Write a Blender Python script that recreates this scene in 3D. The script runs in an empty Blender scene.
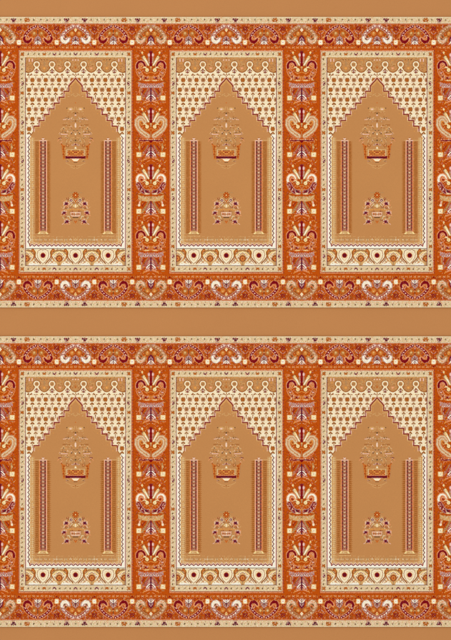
import bpy, math, random
import numpy as np

# ------------------------------------------------------------------ units
PX = 0.004                      # one design unit = 4 mm of carpet
S = 3                           # knots per design unit
TW, RH = 150.86, 290.9          # width of one repeat, height of one carpet
X0, Y0 = 150.85, 16.7           # design coordinates of the first knot
NX, NY = round(TW * S), round(RH * S)
CX, CY = TW / NX, RH / NY       # knot size in design units
PC = 226.3 - X0                 # centre of the panel inside the repeat

YARN = {
 'T': ('camel_yarn', (196,136,80)), 'O': ('orange_yarn', (192,80,6)), 'R': ('rust_yarn', (164,58,10)),
 'C': ('cream_yarn', (255,230,192)), 'W': ('ivory_yarn', (255,240,220)), 'K': ('oat_yarn', (226,200,156)),
 'k': ('khaki_yarn', (178,138,90)), 'G': ('gold_yarn', (226,152,72)), 'M': ('maroon_yarn', (126,8,20)),
 'P': ('plum_yarn', (108,28,54)), 'L': ('lilac_yarn', (192,146,140)), 'S': ('salmon_yarn', (228,148,100)),
 'B': ('brown_yarn', (154,88,32)), 'D': ('umber_yarn', (104,74,46)), 'g': ('sage_yarn', (204,188,138)),
 'N': ('ink_yarn', (70,22,42)), 'm': ('brick_yarn', (148,38,30)), 'H': ('honey_yarn', (214,166,106)),
 'Y': ('butter_yarn', (253,218,152)), 'o': ('amber_yarn', (200,104,36)), 'p': ('rose_yarn', (246,196,178)),
 'b': ('sand_yarn', (176,124,82)), 'f': ('apricot_yarn', (208,124,56)), 'q': ('russet_yarn', (182,78,14)), 'n': ('bronze_yarn', (182,114,56)),
 'e': ('shell_yarn', (230,186,156)), 'r': ('madder_yarn', (176,98,88)), 'u': ('cinnamon_yarn', (150,66,22)),
}
KEYS = list(YARN)
IDX = {k: i for i, k in enumerate(KEYS)}

# ------------------------------------------------------------------ painting the weave (one repeat)
grid = np.full((NY, NX), IDX['O'], dtype=np.int16)
XS = (np.arange(NX) + .5) * CX
YS = (np.arange(NY) + .5) * CY

class Pen:
    """draws in local units; mirrored left-right when mir, upside down when fy<0; wraps over the repeat"""
    def __init__(s, cx=0., cy=0., fy=1, mir=False, clip=None):
        s.cx, s.cy, s.fy, s.clip = cx, cy, fy, clip
        s.sx = (1, -1) if mir else (1,)
    def _pts(s, pts, sx): return [(s.cx + sx * x, s.cy + s.fy * y) for x, y in pts]
    def _stamp(s, x0, x1, y0, y1, fn, c):
        v = IDX[c]
        for wrap in (-TW, 0, TW):
            ia = max(0, int((x0 + wrap) / CX) - 1); ib = min(NX, int((x1 + wrap) / CX) + 2)
            ja = max(0, int((y0 - Y0) / CY) - 1); jb = min(NY, int((y1 - Y0) / CY) + 2)
            if ia >= ib or ja >= jb: continue
            xx, yy = np.meshgrid(XS[ia:ib] - wrap, YS[ja:jb] + Y0)
            m = fn(xx, yy)
            if s.clip is not None: m &= s.clip(xx, yy)
            grid[ja:jb, ia:ib][m] = v
    def line(s, pts, w, c):
        for sx in s.sx:
            P = s._pts(pts, sx)
            if len(P) == 1: P = P * 2
            for (ax, ay), (bx, by) in zip(P, P[1:]):
                dx, dy = bx - ax, by - ay; L = dx*dx + dy*dy + 1e-9; h = w / 2
                def f(x, y, ax=ax, ay=ay, dx=dx, dy=dy, L=L, h=h):
                    t = np.clip(((x-ax)*dx + (y-ay)*dy) / L, 0, 1)
                    return (x-ax-t*dx)**2 + (y-ay-t*dy)**2 <= h*h
                s._stamp(min(ax, bx)-h, max(ax, bx)+h, min(ay, by)-h, max(ay, by)+h, f, c)
    def taper(s, pts, w0, w1, c):
        n = len(pts) - 1
        for i in range(n):
            for q in range(6):
                t0, t1 = q/6, (q+1)/6
                a = [pts[i][k]*(1-t0)+pts[i+1][k]*t0 for k in (0, 1)]
                b = [pts[i][k]*(1-t1)+pts[i+1][k]*t1 for k in (0, 1)]
                u = (i+t0)/n
                s.line([a, b], w0*(1-u)+w1*u, c)
    def ell(s, x, y, rx, ry, c, ring=None):
        for sx in s.sx:
            (px, py), = s._pts([(x, y)], sx)
            def f(X, Y):
                d = ((X-px)/rx)**2 + ((Y-py)/ry)**2
                m = d <= 1
                if ring: m &= d >= ((rx-ring)/rx)**2
                return m
            s._stamp(px-rx, px+rx, py-ry, py+ry, f, c)
    def disc(s, x, y, r, c, ring=None): s.ell(x, y, r, r, c, ring)
    def box(s, x0, y0, x1, y1, c):
        for sx in s.sx:
            P = s._pts([(x0, y0), (x1, y1)], sx)
            a, b = sorted((P[0][0], P[1][0])); d, e = sorted((P[0][1], P[1][1]))
            s._stamp(a, b, d, e, lambda X, Y: (X >= a) & (X < b) & (Y >= d) & (Y < e), c)
    def poly(s, pts, c):
        for sx in s.sx:
            P = s._pts(pts, sx)
            def f(X, Y):
                r = np.zeros(X.shape, bool); n = len(P)
                for i in range(n):
                    (ax, ay), (bx, by) = P[i], P[(i+1) % n]
                    if ay == by: continue
                    r ^= ((ay > Y) != (by > Y)) & (X < (bx-ax)*(Y-ay)/(by-ay)+ax)
                return r
            xs = [p[0] for p in P]; ys = [p[1] for p in P]
            s._stamp(min(xs), max(xs), min(ys), max(ys), f, c)
    def art(s, x, y, rows, size, size_y=None):
        """little charted motif, one character per square, centred on x,y; '.' leaves the ground"""
        sy = size_y or size
        h, w = len(rows), len(rows[0])
        for j, r in enumerate(rows):
            for i, ch in enumerate(r):
                if ch in '. ': continue
                xa = x + (i - w/2)*size; ya = y + (j - h/2)*sy
                s.box(xa, ya, xa+size, ya+sy, ch)

def dots(pen, pts, r, c):
    for x, y in pts: pen.box(x-r, y-r, x+r, y+r, c)

FULL = Pen(0, 0)
def at(x, y): return KEYS[grid[min(NY-1, max(0, int((y-Y0)/CY))), int((x % TW)/CX) % NX]]
def fill_sprigs(pen, n, x0, x1, y0, y1, seed, cols='SSmbbHHMuuG', ground='OqRo'):
    """tiny stems and buds packed into the open ground, mirrored with the pen"""
    rnd = random.Random(seed)
    for _ in range(n):
        a, b = rnd.uniform(x0, x1), rnd.uniform(y0, y1)
        if not all(at(pen.cx+a+dx, pen.cy+pen.fy*(b+dy)) in ground for dx, dy in ((0, 0), (.9, 0), (-.9, 0), (0, .9), (0, -.9))): continue
        t = rnd.random(); c = rnd.choice(cols)
        if t < .35: pen.line([(a-.6, b+.5), (a+.7, b-.6)], .5, c)
        elif t < .6: pen.line([(a+.7, b+.7), (a-.5, b-.5)], .5, c)
        elif t < .8: pen.line([(a, b-.8), (a, b+.8)], .5, c); pen.box(a-.7, b-.2, a+.8, b+.25, rnd.choice(cols))
        else: pen.box(a-.45, b-.45, a+.4, b+.4, c)
def hline(y, h, c, x0=0, x1=TW): FULL._stamp(x0, x1, y, y+h, lambda X, Y: (X >= x0) & (X < x1) & (Y >= y) & (Y < y+h), c)

# ---- scroll border, drawn for the top edge and mirrored for the bottom edge
def guard_motifs(fy, cyo):
    p = Pen(PC, cyo, fy, False)
    hline_y = lambda y, h, c: p.box(-TW/2-.01, y, TW/2+.01, y+h, c)
    hline_y(-.1, .5, 'k'); hline_y(.25, 6.2, 'K')
    hline_y(.4, .35, 'C'); hline_y(5.9, .5, 'C')
    # zigzag of tiny stems
    hline_y(6.45, .65, 'm'); hline_y(7.1, .55, 'S'); hline_y(7.65, .4, 'R')
    p = Pen(PC, cyo, fy, True)
    for x in (9.0, 62.1):
        p.art(x, 3.3, ['.P..P..P.', 'PNPPNPPNP', 'PNLNPNLNP', '.PPNNNPP.', '.LNPPPNL.', '..LNNNL..'], .62, .66)
        p.ell(x, 6.0, 2.2, .35, 'L')
    p.art(48.5, 2.9, ['..B.o.B..', '.BoBoBoB.', 'BoooBoooB', 'BBoBoBoBB', 'oBBoooBBo', '.oBBBBBo.'], .62, .74)
    for i, x in enumerate((2.2, 15.6, 22.1, 28.6, 35.0, 41.9, 55.1, 68.6, TW/2)):
        if x == 2.2: continue
        p.art(x, 3.3, ['..D.', '.DD.', 'kDDg', '.g.k'] if i % 2 else ['.D..', 'DDk.', '.Dg.', 'g..k'], .62, .68)
    p.art(0, 3.3, ['..D..', 'gDDDg', '..D..'], .5, .6)
    for k in range(-18, 19):
        x = k*4.19
        Pen(PC, cyo, fy).box(x-.2, .8, x+.9, 1.4, 'g'); Pen(PC, cyo, fy).box(x+1.2, 4.9, x+2.1, 5.6, 'H'); Pen(PC, cyo, fy).box(x+.3, 2.4, x+.9, 3.0, 'g'); Pen(PC, cyo, fy).box(x-1.9, 3.7, x-.7, 4.7, 'e'); Pen(PC, cyo, fy).box(x+1.2, 3.0, x+1.7, 3.5, 'b'); Pen(PC, cyo, fy).box(x-1.0, 1.6, x-.5, 2.1, 'b'); Pen(PC, cyo, fy).box(x-.4, 5.0, x+.4, 5.5, 'k'); Pen(PC, cyo, fy).box(x+2.0, 1.4, x+2.7, 2.0, 'e')

def scroll_unit(x, kind, fy, cyo):
    # local y: 0 at the carpet edge
    p = Pen(x, cyo, fy, True)
    path = [(1.9, 9.7), (4.2, 10.6), (6.6, 12.0), (8.9, 13.8), (11.0, 15.9), (12.6, 18.2), (13.6, 20.8)]
    if kind == 'M': body, out, tick, bulb, inn = 'M', 'S', 'p', 'M', 'S'
    elif kind == 'W': body, out, tick, bulb, inn = 'm', 'L', 'W', 'W', 'p'
    else: body, out, tick, bulb, inn = 'H', 'k', 'K', 'e', 'S'
    # halo of small hairs
    for i, (a, b) in enumerate([(3.4, 8.9), (6.3, 10.9), (9.2, 13.2), (12, 15.6), (14.6, 18.8), (15.6, 21.6), (15.4, 24.6), (13.4, 27.0), (10.2, 27.9)]):
        p.line([(a, b), (a+.9, b-.7)], .5, 'S' if i % 2 else 'H')
    p.line(path, 4.4, 'b' if kind != 'M' else 'f'); p.line(path, 3.8, out); p.line(path, 3.0, 'm' if kind == 'M' else 'q')
    bp = [(13.6, 20.6), (13.6, 23.0), (12.2, 24.9), (9.8, 25.3), (7.6, 23.9), (6.6, 21.9)]
    p.line(bp, 4.3, 'b' if kind != 'M' else 'o'); p.line(bp, 3.6, out)
    for i in range(13):                       # twisted rope arm
        t = i/12*(len(path)-1); k = min(int(t), len(path)-2); f = t-k
        a = path[k][0]*(1-f)+path[k+1][0]*f; b = path[k][1]*(1-f)+path[k+1][1]*f
        c = (tick if i % 2 else body)
        if kind == 'M': p.line([(a-.9, b-.9), (a+.9, b+1.0)], 1.0 if i % 2 else 1.3, c)
        else:
            p.box(a-1.2, b-.9, a-.1, b+.2, tick if i % 2 else out); p.box(a, b-.4, a+1.2, b+.8, out if i % 3 else tick); p.box(a-1.1, b+.5, a-.3, b+1.1, 'm' if kind == 'W' else 'b'); p.box(a+.3, b-1.2, a+.9, b-.6, 'P' if kind == 'W' and i % 2 else 'p')
        if i % 3 == 1: p.box(a-.4, b-.4, a+.5, b+.4, 'N' if kind != 'K' else 'k')
    p.taper(bp[:4], 2.0, 3.2, bulb); p.taper(bp[3:], 2.9, 1.2, bulb); p.line(bp[1:4], .7, {'M': 'M', 'W': 'C', 'K': 'H'}[kind])
    p.line([(11.9, 19.6), (11.3, 21.6), (9.9, 22.3), (8.8, 21.4)], .9, inn)
    p.line([(10.2, 19.0), (9.3, 20.4)], .8, 'L' if kind == 'M' else 'D')
    if kind != 'M':
        p.line([(11.7, 21.4), (10.2, 22.6)], .9, 'D'); p.line([(9.0, 18.6), (8.4, 20.4)], .7, 'k')
    # pair of fruits under the arch, olive stem
    q = Pen(x, cyo, fy, True)
    q.ell(3.5, 17.0, 2.5, 2.6, 'o' if kind != 'K' else 'B'); q.ell(3.5, 16.9, 2.0, 2.1, 'f' if kind != 'M' else 'n'); q.ell(3.7, 16.6, 1.1, 1.2, 'G' if kind != 'M' else 'H')
    q.box(3.1, 15.6, 3.8, 16.4, 'Y'); q.line([(1.3, 19.2), (5.0, 19.8)], .5, 'B')
    q.line([(2.2, 13.0), (4.6, 13.9), (6.4, 15.6), (7.0, 17.6)], .6, 'B'); q.line([(5.4, 19.4), (7.0, 20.4)], .7, 'G')
    c = Pen(x, cyo, fy)
    c.box(-.35, 11.5, .35, 20, 'B' if kind != 'M' else 'D')
    if kind == 'M':
        q.box(.1, 9.2, .9, 10.6, 'S'); c.art(0, 12.6, ['..L..', '.LSL.', '..D..'], .7)
    else:
        c.poly([(0, 11.2), (1.7, 13.2), (0, 15.2), (-1.7, 13.2)], 'Y' if kind == 'W' else 'C'); c.box(-.3, 12.8, .3, 13.5, 'G')
        q.line([(1.5, 9.0), (3.6, 8.3)], .9, 'p' if kind == 'W' else 'L')
    # palmette
    if kind == 'K':
        c.poly([(0, 18.2), (2.6, 20.8), (3.4, 24.8), (-3.4, 24.8), (-2.6, 20.8)], 'P')
        c.poly([(0, 20.2), (1.8, 22.4), (2.6, 25.6), (-2.6, 25.6), (-1.8, 22.4)], 'L')
    else:
        c.poly([(0, 18.9), (2.9, 20.9), (3.9, 24.8), (2.4, 27.4), (-2.4, 27.4), (-3.9, 24.8), (-2.9, 20.9)], 'L')
        c.art(0, 22.6, ['..L.N.L..', '.D.LNL.D.', 'L.DSNSD.L', '.L.DND.L.', 'DS.LNL.SD', '.LD.N.DL.'], .72, .78)
    q.line([(.5, 24.6), (1.6, 25.4), (2.8, 26.9)], 1.0, 'W'); q.line([(.3, 26.2), (1.2, 27.4)], .8, 'W')
    c.line([(0, 21.4), (0, 27.8)], .55, 'N'); q.line([(.4, 22.8), (1.9, 24.4)], .5, 'P'); q.line([(4.2, 21.0), (5.2, 23.6), (4.2, 26.4)], .5, 'S')
    q.line([(4.5, 28.0), (3.2, 27.6)], .6, 'L')
    # sprigs over the arms
    for a, b, col in ((8.6, 9.4, 'm'), (10.6, 10.3, 'S'), (12.6, 10.0, 'R'), (13.0, 12.4, 'm'), (15.2, 13.2, 'H'), (11.4, 8.6, 'M' if kind == 'M' else 'm'), (14.7, 9.0, 'S'), (16.0, 15.8, 'R'), (6.2, 8.9, 'R')):
        q.box(a-.45, b-.45, a+.45, b+.45, col)
    q.line([(9.6, 8.4), (9.9, 11.4)], .5, 'L'); q.line([(12.0, 8.4), (11.9, 12.0)], .5, 'B'); q.line([(14.0, 8.4), (14.0, 11.2)], .5, 'R')

def border(fy, cyo):
    p = Pen(PC, cyo, fy)
    p.box(-TW/2-.1, 7.6, TW/2+.1, 33.4, 'O')
    rnd = random.Random(5)
    for k in range(-2, 2):                     # mirror-true ground speckle in each quarter repeat
        for _ in range(230):
            a = rnd.random()*18.6; b = 8.2 + rnd.random()*24
            col = rnd.choice('RqqqoBmSfb' if b < 20 else 'RqqofO')
            w = rnd.choice((.5, .8, 1.2))
            for cc in (k*37.715+37.715,):
                for sx in (1, -1):
                    p.box(cc+sx*a-w/2-0, b, cc+sx*a+w/2, b+.6, col)
    for x, kind in ((0, 'W'), (37.715, 'M'), (-37.715, 'M'), (TW/2, 'K')):
        scroll_unit(PC+x, kind, fy, cyo)
    for i in range(4):
        x = PC + 18.86 + (i-2)*37.715
        c = Pen(x, cyo, fy, True)
        c.box(0, 9.2, 2.6, 14.0, 'R'); c.box(.35, 9.5, 2.2, 11.2, 'M'); c.box(.35, 12.0, 2.2, 13.7, 'M')
        c.box(1.0, 10.1, 1.5, 10.7, 'S'); c.box(1.0, 12.5, 1.5, 13.1, 'L'); c.box(2.5, 8.9, 3.0, 9.4, 'P'); c.box(2.5, 13.6, 3.0, 14.2, 'P')
        c.box(0, 16.0, .35, 22.6, 'm'); c.line([(.6, 17.4), (2.6, 15.4)], .6, 'L'); c.line([(.6, 20.6), (2.4, 18.6)], .6, 'B')
        c.box(1.0, 21.3, 1.7, 22.4, 'S'); c.box(2.9, 19.4, 3.4, 21.4, 'H')
        c.poly([(0, 23.0), (1.6, 23.0), (2.4, 23.9), (2.4, 27.4), (1.6, 28.3), (0, 28.3)], 'S')
        c.poly([(0, 23.4), (1.4, 23.4), (2.1, 24.1), (2.1, 27.2), (1.4, 27.9), (0, 27.9)], 'Y')
        c.box(0, 24.0, 1.3, 27.4, 'W'); c.box(0, 25.3, .4, 26.1, 'O')
        c.box(0, 29.6, .8, 31.1, 'M'); c.box(1.2, 29.0, 1.7, 29.6, 'N'); c.box(1.2, 31.0, 1.7, 31.5, 'k')
        c.line([(3.0, 29.6), (3.8, 31.2)], .5, 'k')
    for k in range(-18, 19):                   # row of little charted blossoms along the inner edge
        x = k*4.19
        if abs(((x + 18.86) % 37.715)) < 2.2 or abs(((x + 18.86) % 37.715)-37.715) < 2.2: continue
        c = Pen(PC+x, cyo, fy)
        a, b = ('G', 'S') if k % 2 else ('S', 'H')
        c.art(0, 30.6, [a+'...'+a, '.'+b+a+b+'.', a+b+'.'+b+a], .55, .75)
        c.box(-1.9, 28.4, -1.3, 28.9, 'R'); c.box(-.3, 32.2, .3, 32.6, 'R')
    for i, cc in enumerate((0, 37.715, -37.715, TW/2)): fill_sprigs(Pen(PC+cc, cyo, fy, True), 650, .3, 18.8, 8.0, 29.0, 60+abs(int(cc)) % 30, 'SmmbHMuuuoLr')
    guard_motifs(fy, cyo)

border(1, 16.75)
border(-1, 16.75 + RH - .1)

# ---- upright floral column between the panels
def column_unit(y, kind):
    c = Pen(0, y); q = Pen(0, y, 1, True)
    hook = {'M': 'M', 'K': 'K', 'W': 'W'}[kind]
    # tulip leaves
    for a, b in ((10.0, -1.2), (12.6, 3.2), (14.6, 5.4), (13.2, 7.2), (6.0, -1.8)):
        q.line([(a, b), (a+1.4, b-.7)], .5, 'S' if a != 14.6 else 'H')
    q.art(13.2, 3.4, ['.S.S', 'H.S.', '.SSH'], .8) 
    q.line([(7.4, 4.6), (3.0, 12.2)], 3.9, 'u'); q.line([(7.2, 4.8), (3.2, 11.8)], 3.2, 'k'); q.line([(8.8, 5.0), (5.6, 10.6)], .7, 'L')
    q.taper([(7.0, 4.8), (2.3, 12.8)], 2.3, 1.4, 'Y'); q.line([(5.4, 7.5), (2.6, 12.2)], .9, 'W')
    q.line([(9.6, 4.4), (5.8, 10.2)], .6, 'b'); q.line([(7.6, 2.6), (8.8, 1.0)], .7, 'G')
    q.poly([(8.8, -1.3), (9.9, .2), (8.8, 1.6), (7.6, .2)], 'Y')
    q.ell(2.0, 2.6, 1.3, 1.9, 'L'); q.ell(1.9, 2.6, .8, 1.4, 'p'); q.line([(3.0, 5.6), (2.2, 10.8)], .9, 'b'); q.line([(2.0, 4.6), (1.5, 10.4)], .8, 'L')
    c.poly([(-.9, -.9), (.9, -.9), (.95, 13.8), (-.95, 13.8)], 'M'); c.box(-.3, -2.0, .3, -.8, 'P')
    q.box(1.0, -1.2, 1.5, .2, 'P')
    # scroll
    hk = [(6.0, 13.2), (7.2, 10.5), (9.6, 9.0), (12.1, 9.7), (13.7, 11.9), (13.9, 14.8), (12.9, 18.0)]
    if kind == 'K':
        body = [(6.3, 12.4), (8.6, 9.2), (11.6, 9.0), (13.9, 11.6), (14.0, 16.0), (12.0, 20.0), (8.0, 23.6), (3.2, 26.9)]
        q.line(body, 5.4, 'S'); q.line(body, 4.6, 'b'); q.line(body, 3.7, 'K'); q.line(body, 2.3, 'e'); q.line(body, 1.5, 'H')
        for i in range(26):
            t = i/25*7; k = min(int(t), 6); f = t-k
            a = body[k][0]*(1-f)+body[k+1][0]*f; b = body[k][1]*(1-f)+body[k+1][1]*f
            q.box(a-.35, b-.35, a+.35, b+.35, 'L' if i % 2 else 'b')
        q.line([(9.0, 12.4), (10.6, 12.0), (11.0, 14.2), (9.4, 16.0), (6.9, 15.4)], 1.1, 'G'); q.line([(8.4, 13.6), (9.8, 14.2)], .7, 'B')
        c.line([(0, 22.5), (0, 28.5)], .6, 'k')
        q.line([(14.8, 18.8), (14.0, 21.0)], .5, 'S'); q.line([(12.0, 24.4), (10.6, 26.6), (8.0, 27.6)], .5, 'S')
    else:
        q.line(hk, 3.7, 'S'); 
        q.taper(hk, 1.8 if kind == 'M' else 1.1, 2.3, hook)
        q.line([(8.6, 13.0), (10.0, 11.7), (11.2, 12.9), (11.0, 15.4), (9.2, 16.6), (7.6, 15.2)], .9, 'S'); q.disc(9.4, 14.1, .9, 'G' if kind == 'M' else 'm')
        body = [(12.6, 18.6), (11.4, 21.6), (9.0, 24.4), (6.0, 26.2), (3.0, 26.6)]
        q.line(body, 5.0, 'L' if kind == 'W' else 'S'); q.line(body, 4.0, 'm' if kind == 'W' else 'o')
        rnd = random.Random(11 if kind == 'M' else 12)
        for i in range(80):
            t = rnd.random()*4; k = min(int(t), 3); f = t-k
            a = body[k][0]*(1-f)+body[k+1][0]*f + rnd.uniform(-2, 2); b = body[k][1]*(1-f)+body[k+1][1]*f + rnd.uniform(-2, 2)
            if a < .8: continue
            q.box(a-.35, b-.35, a+.35, b+.35, rnd.choice('PLLSNpM' if kind == 'W' else 'MSpLGPSb'))
        q.poly([(5.6, 24.6), (5.4, 26.6), (2.4, 26.8)], 'M' if kind == 'M' else 'N'); q.line([(2.2, 27.9), (6.0, 28.2)], .9, 'Y')
        q.line([(10.0, 27.4), (12.2, 27.9)], 1.0, 'H'); q.line([(1.2, 24.2), (3.2, 23.0)], .6, 'G')
        c.art(0, 24.8, ['..G..', '.GBG.', 'G...G', '.GBG.'], .6)
    # drops
    q.ell(3.9, 17.6, 2.4, 2.5, 'u'); q.taper([(3.8, 17.4), (5.0, 15.6), (6.6, 14.9), (8.0, 16.2)], 2.2, .9, 'u'); q.ell(3.8, 17.6, 1.8, 1.9, 'Y'); q.taper([(3.9, 17.0), (5.0, 15.4), (6.6, 14.7), (7.6, 15.7)], 1.5, .6, 'Y'); q.box(3.3, 17.6, 3.9, 18.4, 'G')
    c.line([(0, 15), (0, 17.6)], 1.0, 'k'); c.disc(0, 14.9, 1.0, 'H'); q.line([(0, 19.6), (3.8, 21.0), (6.6, 19.8)], .6, 'G'); q.line([(7.6, 17.8), (9.4, 19.4)], .5, 'S')
    # table of leaves
    ty = 30.9 if y < 200 else 30.3
    if kind == 'M':
        q.poly([(0, ty+1.0), (9, ty+.4), (12.6, ty-1.4), (12.8, ty+2.6), (9.4, ty+4.6), (9.6, ty+12), (8.8, ty+12), (8.6, ty+4.4), (0, ty+4.8)], 'L')
        rnd = random.Random(21)
        for i in range(110):
            a = rnd.random()*12.4; b = ty + rnd.uniform(-.4, 4.4)
            q.box(a, b, a+.6, b+.5, rnd.choice('SbLPoLOp'))
        for a in (1.4, 3.6, 5.8, 8.0): q.art(a, ty+2.9, ['.N.', 'WLN', '.W.'], .55)
        q.line([(10.6, ty+4), (10.3, ty+11)], .9, 'b'); q.line([(11.4, ty+5), (11.2, ty+11)], .5, 'S'); q.line([(12.6, ty), (14.4, ty-.9)], .6, 'G')
    elif kind == 'K':
        q.line([(0, ty+.6), (4, ty+.2), (8, ty+.8), (11.6, ty)], 2.8, 'S'); q.line([(0, ty+.9), (3.6, ty+.3), (7.6, ty+1), (10.2, ty+.3)], 1.3, 'P')
        q.disc(11.0, ty-.4, 1.7, 'm', .8); q.disc(6.4, ty+.6, 1.0, 'M'); c.poly([(-3, ty), (3, ty), (0, ty+3.2)], 'M'); q.box(3.2, ty-.8, 4, ty+.2, 'C')
        q.line([(3, ty-2.6), (8, ty-2.0), (14.6, ty-2.8)], .5, 'S'); q.line([(11.4, ty+4), (11.2, ty+11)], 1.2, 'k'); q.box(10.6, ty+6, 12.8, ty+8.4, 'H')
        q.line([(12.8, ty+5.6), (14.6, ty+5)], .6, 'G')
    else:
        q.poly([(0, ty+.2), (9, ty-.2), (13, ty-2.0), (12, ty+3), (11.0, ty+4.0), (10.6, ty+8), (9.6, ty+4), (3, ty+5.2), (0, ty+4.2)], 'H')
        rnd = random.Random(22)
        for i in range(100):
            a = rnd.random()*12; b = ty + rnd.uniform(-.8, 4.0)
            q.box(a, b, a+.6, b+.5, rnd.choice('HkKgoSk'))
        c.box(-1.4, ty+.6, 1.4, ty+1.1, 'D'); q.disc(11.8, ty+8.6, 1.3, 'C'); q.line([(11.4, ty+5), (11.6, ty+7.4)], .8, 'p')
    # bare side twigs
    q.line([(9.4, ty-1.6), (13.6, ty-3.0), (15.4, ty-1.2)], .6, 'u'); q.line([(12.6, ty+6), (15.2, ty+10)], .6, 'u'); q.line([(16.0, ty-1), (16.0, ty+9)], .4, 'R')
    q.line([(2.4, ty+5.4), (5.8, ty+11.6), (8.6, ty+16)], 1.5, 'r' if kind != 'W' else 'k'); q.line([(3.0, ty+5.4), (8.6, ty+13.6)], .9, 'b')
    q.line([(5.2, ty+5.6), (9.2, ty+8.6), (6.6, ty+11.6)], 1.0, 'R'); q.line([(6.4, ty+6.0), (8.6, ty+9.6)], .9, 'm'); q.line([(4.4, ty+7.4), (7.0, ty+11.0)], .6, 'B')
    for a, b in ((4.0, 8.2), (6.4, 10.6), (8.2, 7.0), (7.4, 12.6), (5.4, 13.6)): q.box(a-.3, ty+b-.3, a+.4, ty+b+.3, 'P' if kind == 'M' else 'S')
    # palm
    c.poly([(0, ty+4.4), (3.2, ty+9), (5.6, ty+14), (3.4, ty+17.4), (0, ty+18.8), (-3.4, ty+17.4), (-5.6, ty+14), (-3.2, ty+9)], 'r' if kind != 'K' else 'm')
    for i in range(5):
        d = 7.2 + i*2.3
        q.line([(.5, ty+d), (2.9+i*.9, ty+d+2.4+i*.2)], .85, 'L' if i < 4 else 'S'); q.line([(.5, ty+d+1.1), (2.2+i*.75, ty+d+3.0)], .6, 'm' if i % 2 else 'S')
    q.line([(1.0, ty+11.9), (2.4, ty+12.8), (4.4, ty+15.2)], 1.0, 'W'); q.line([(1.6, ty+14.4), (2.8, ty+16.4)], .9, 'p')
    q.line([(.4, ty+12.6), (2.3, ty+14.4)], .7, 'P')
    c.line([(0, ty+5.2), (0, ty+17.2)], 1.5, 'N'); c.line([(0, ty+5.6), (0, ty+16.6)], .6, 'P')
    q.line([(6.2, ty+14.2), (8.6, ty+14.8)], .6, 'G'); q.line([(2.0, ty+18.4), (5.4, ty+17.2)], .6, 'S')
    # hanging squares
    q.poly([(9.7, ty+12.0), (14.5, ty+12.0), (14.9, ty+12.5), (14.9, ty+16.8), (14.5, ty+17.3), (9.7, ty+17.3), (9.3, ty+16.8), (9.3, ty+12.5)], 'f')
    q.box(9.8, ty+12.4, 14.4, ty+16.9, 'Y'); q.box(10.6, ty+13.1, 13.7, ty+16.2, 'C'); q.box(12.9, ty+12.6, 14.2, ty+13.2, 'e'); q.box(10.0, ty+15.9, 11.0, ty+16.7, 'e'); q.box(11.8, ty+14.3, 12.5, ty+15.1, 'k')
    q.line([(11.0, ty+18.6), (13.2, ty+18.6)], .7, 'k'); q.line([(6.6, ty+18.6), (7.8, ty+20.6)], .9, 'G'); q.box(9.6, ty+20.4, 10.3, ty+21, 'S')
    q.line([(14.0, ty+8.8), (15.4, ty+8.2)], .5, 'S')
    q.line([(1.4, ty+20.6), (3.6, ty+21.6)], .6, 'S'); q.box(4.4, ty+22.2, 5, ty+22.8, 'G')

FULL.box(-19, 50.2, 19, 274.0, 'O')
for k, kind in ((0, 'M'), (1, 'K'), (2, 'W'), (3, 'M')):
    column_unit(52.4 + 56.65*k, kind)
q = Pen(0, 0, 1, True)
fill_sprigs(q, 800, .4, 14.6, 51, 271, 77, 'SmmbuuuGr')
fill_sprigs(q, 90, 8, 15.8, 51, 271, 78, 'SSHGu')
rnd = random.Random(3)
for i in range(90):                           # scattered pin-knots on the orange ground
    a, b = rnd.random()*17, rnd.uniform(50, 272)
    if grid[int((b-Y0)/CY), int(a/CX)] == IDX['O']:
        w = rnd.choice((.25, .4)); q.box(a-w, b, a+w, b+.6, rnd.choice('RRRoooSm'))

# ---- the prayer panel
P1 = Pen(PC, 0); P2 = Pen(PC, 0, 1, True)
FULL.box(PC-57.5, 50.0, PC+57.5, 273.9, 'R')
for k in range(75):                            # dotted seam beside the panel
    for s_ in (-57.3, 57.3): P1.box(s_-.3, 50.2+k*3, s_+.3, 51.2+k*3, 'P')
P1.box(-56.9, 50.0, 56.9, 273.6, 'S'); P1.box(-56.2, 51.0, 56.2, 272.6, 'm'); P1.box(-55.9, 51.2, 55.9, 271.9, 'K')
P1.box(-55.9, 51.2, 55.9, 51.6, 'C')
P1.box(-50.9, 56.5, 50.9, 266.2, 'C'); P1.box(-50.5, 56.9, 50.5, 265.8, 'P' ); P1.box(-50.5, 56.9, 50.5, 57.6, 'k'); P1.box(-49.9, 57.5, 49.9, 265.3, 'C')
ROS = ['.B..B.', 'BoBBoB', '.BooB.', '.BooB.', 'BoBBoB', '.B..B.']
HOOK = ['.PP.', 'L..P', '.LPN', '.LPN', 'LN.P', '.PP.']
UP = ['P....P', 'PP..PP', 'LPNNPL', '.LPPL.']
def guard_dots(pts, horiz):
    for i, (x, y) in enumerate(pts):
        P1.art(x, y, [['.D.', 'DDg', 'kD.'], ['g.D', '.Dk', 'D.g']][i % 2], .72)
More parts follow.
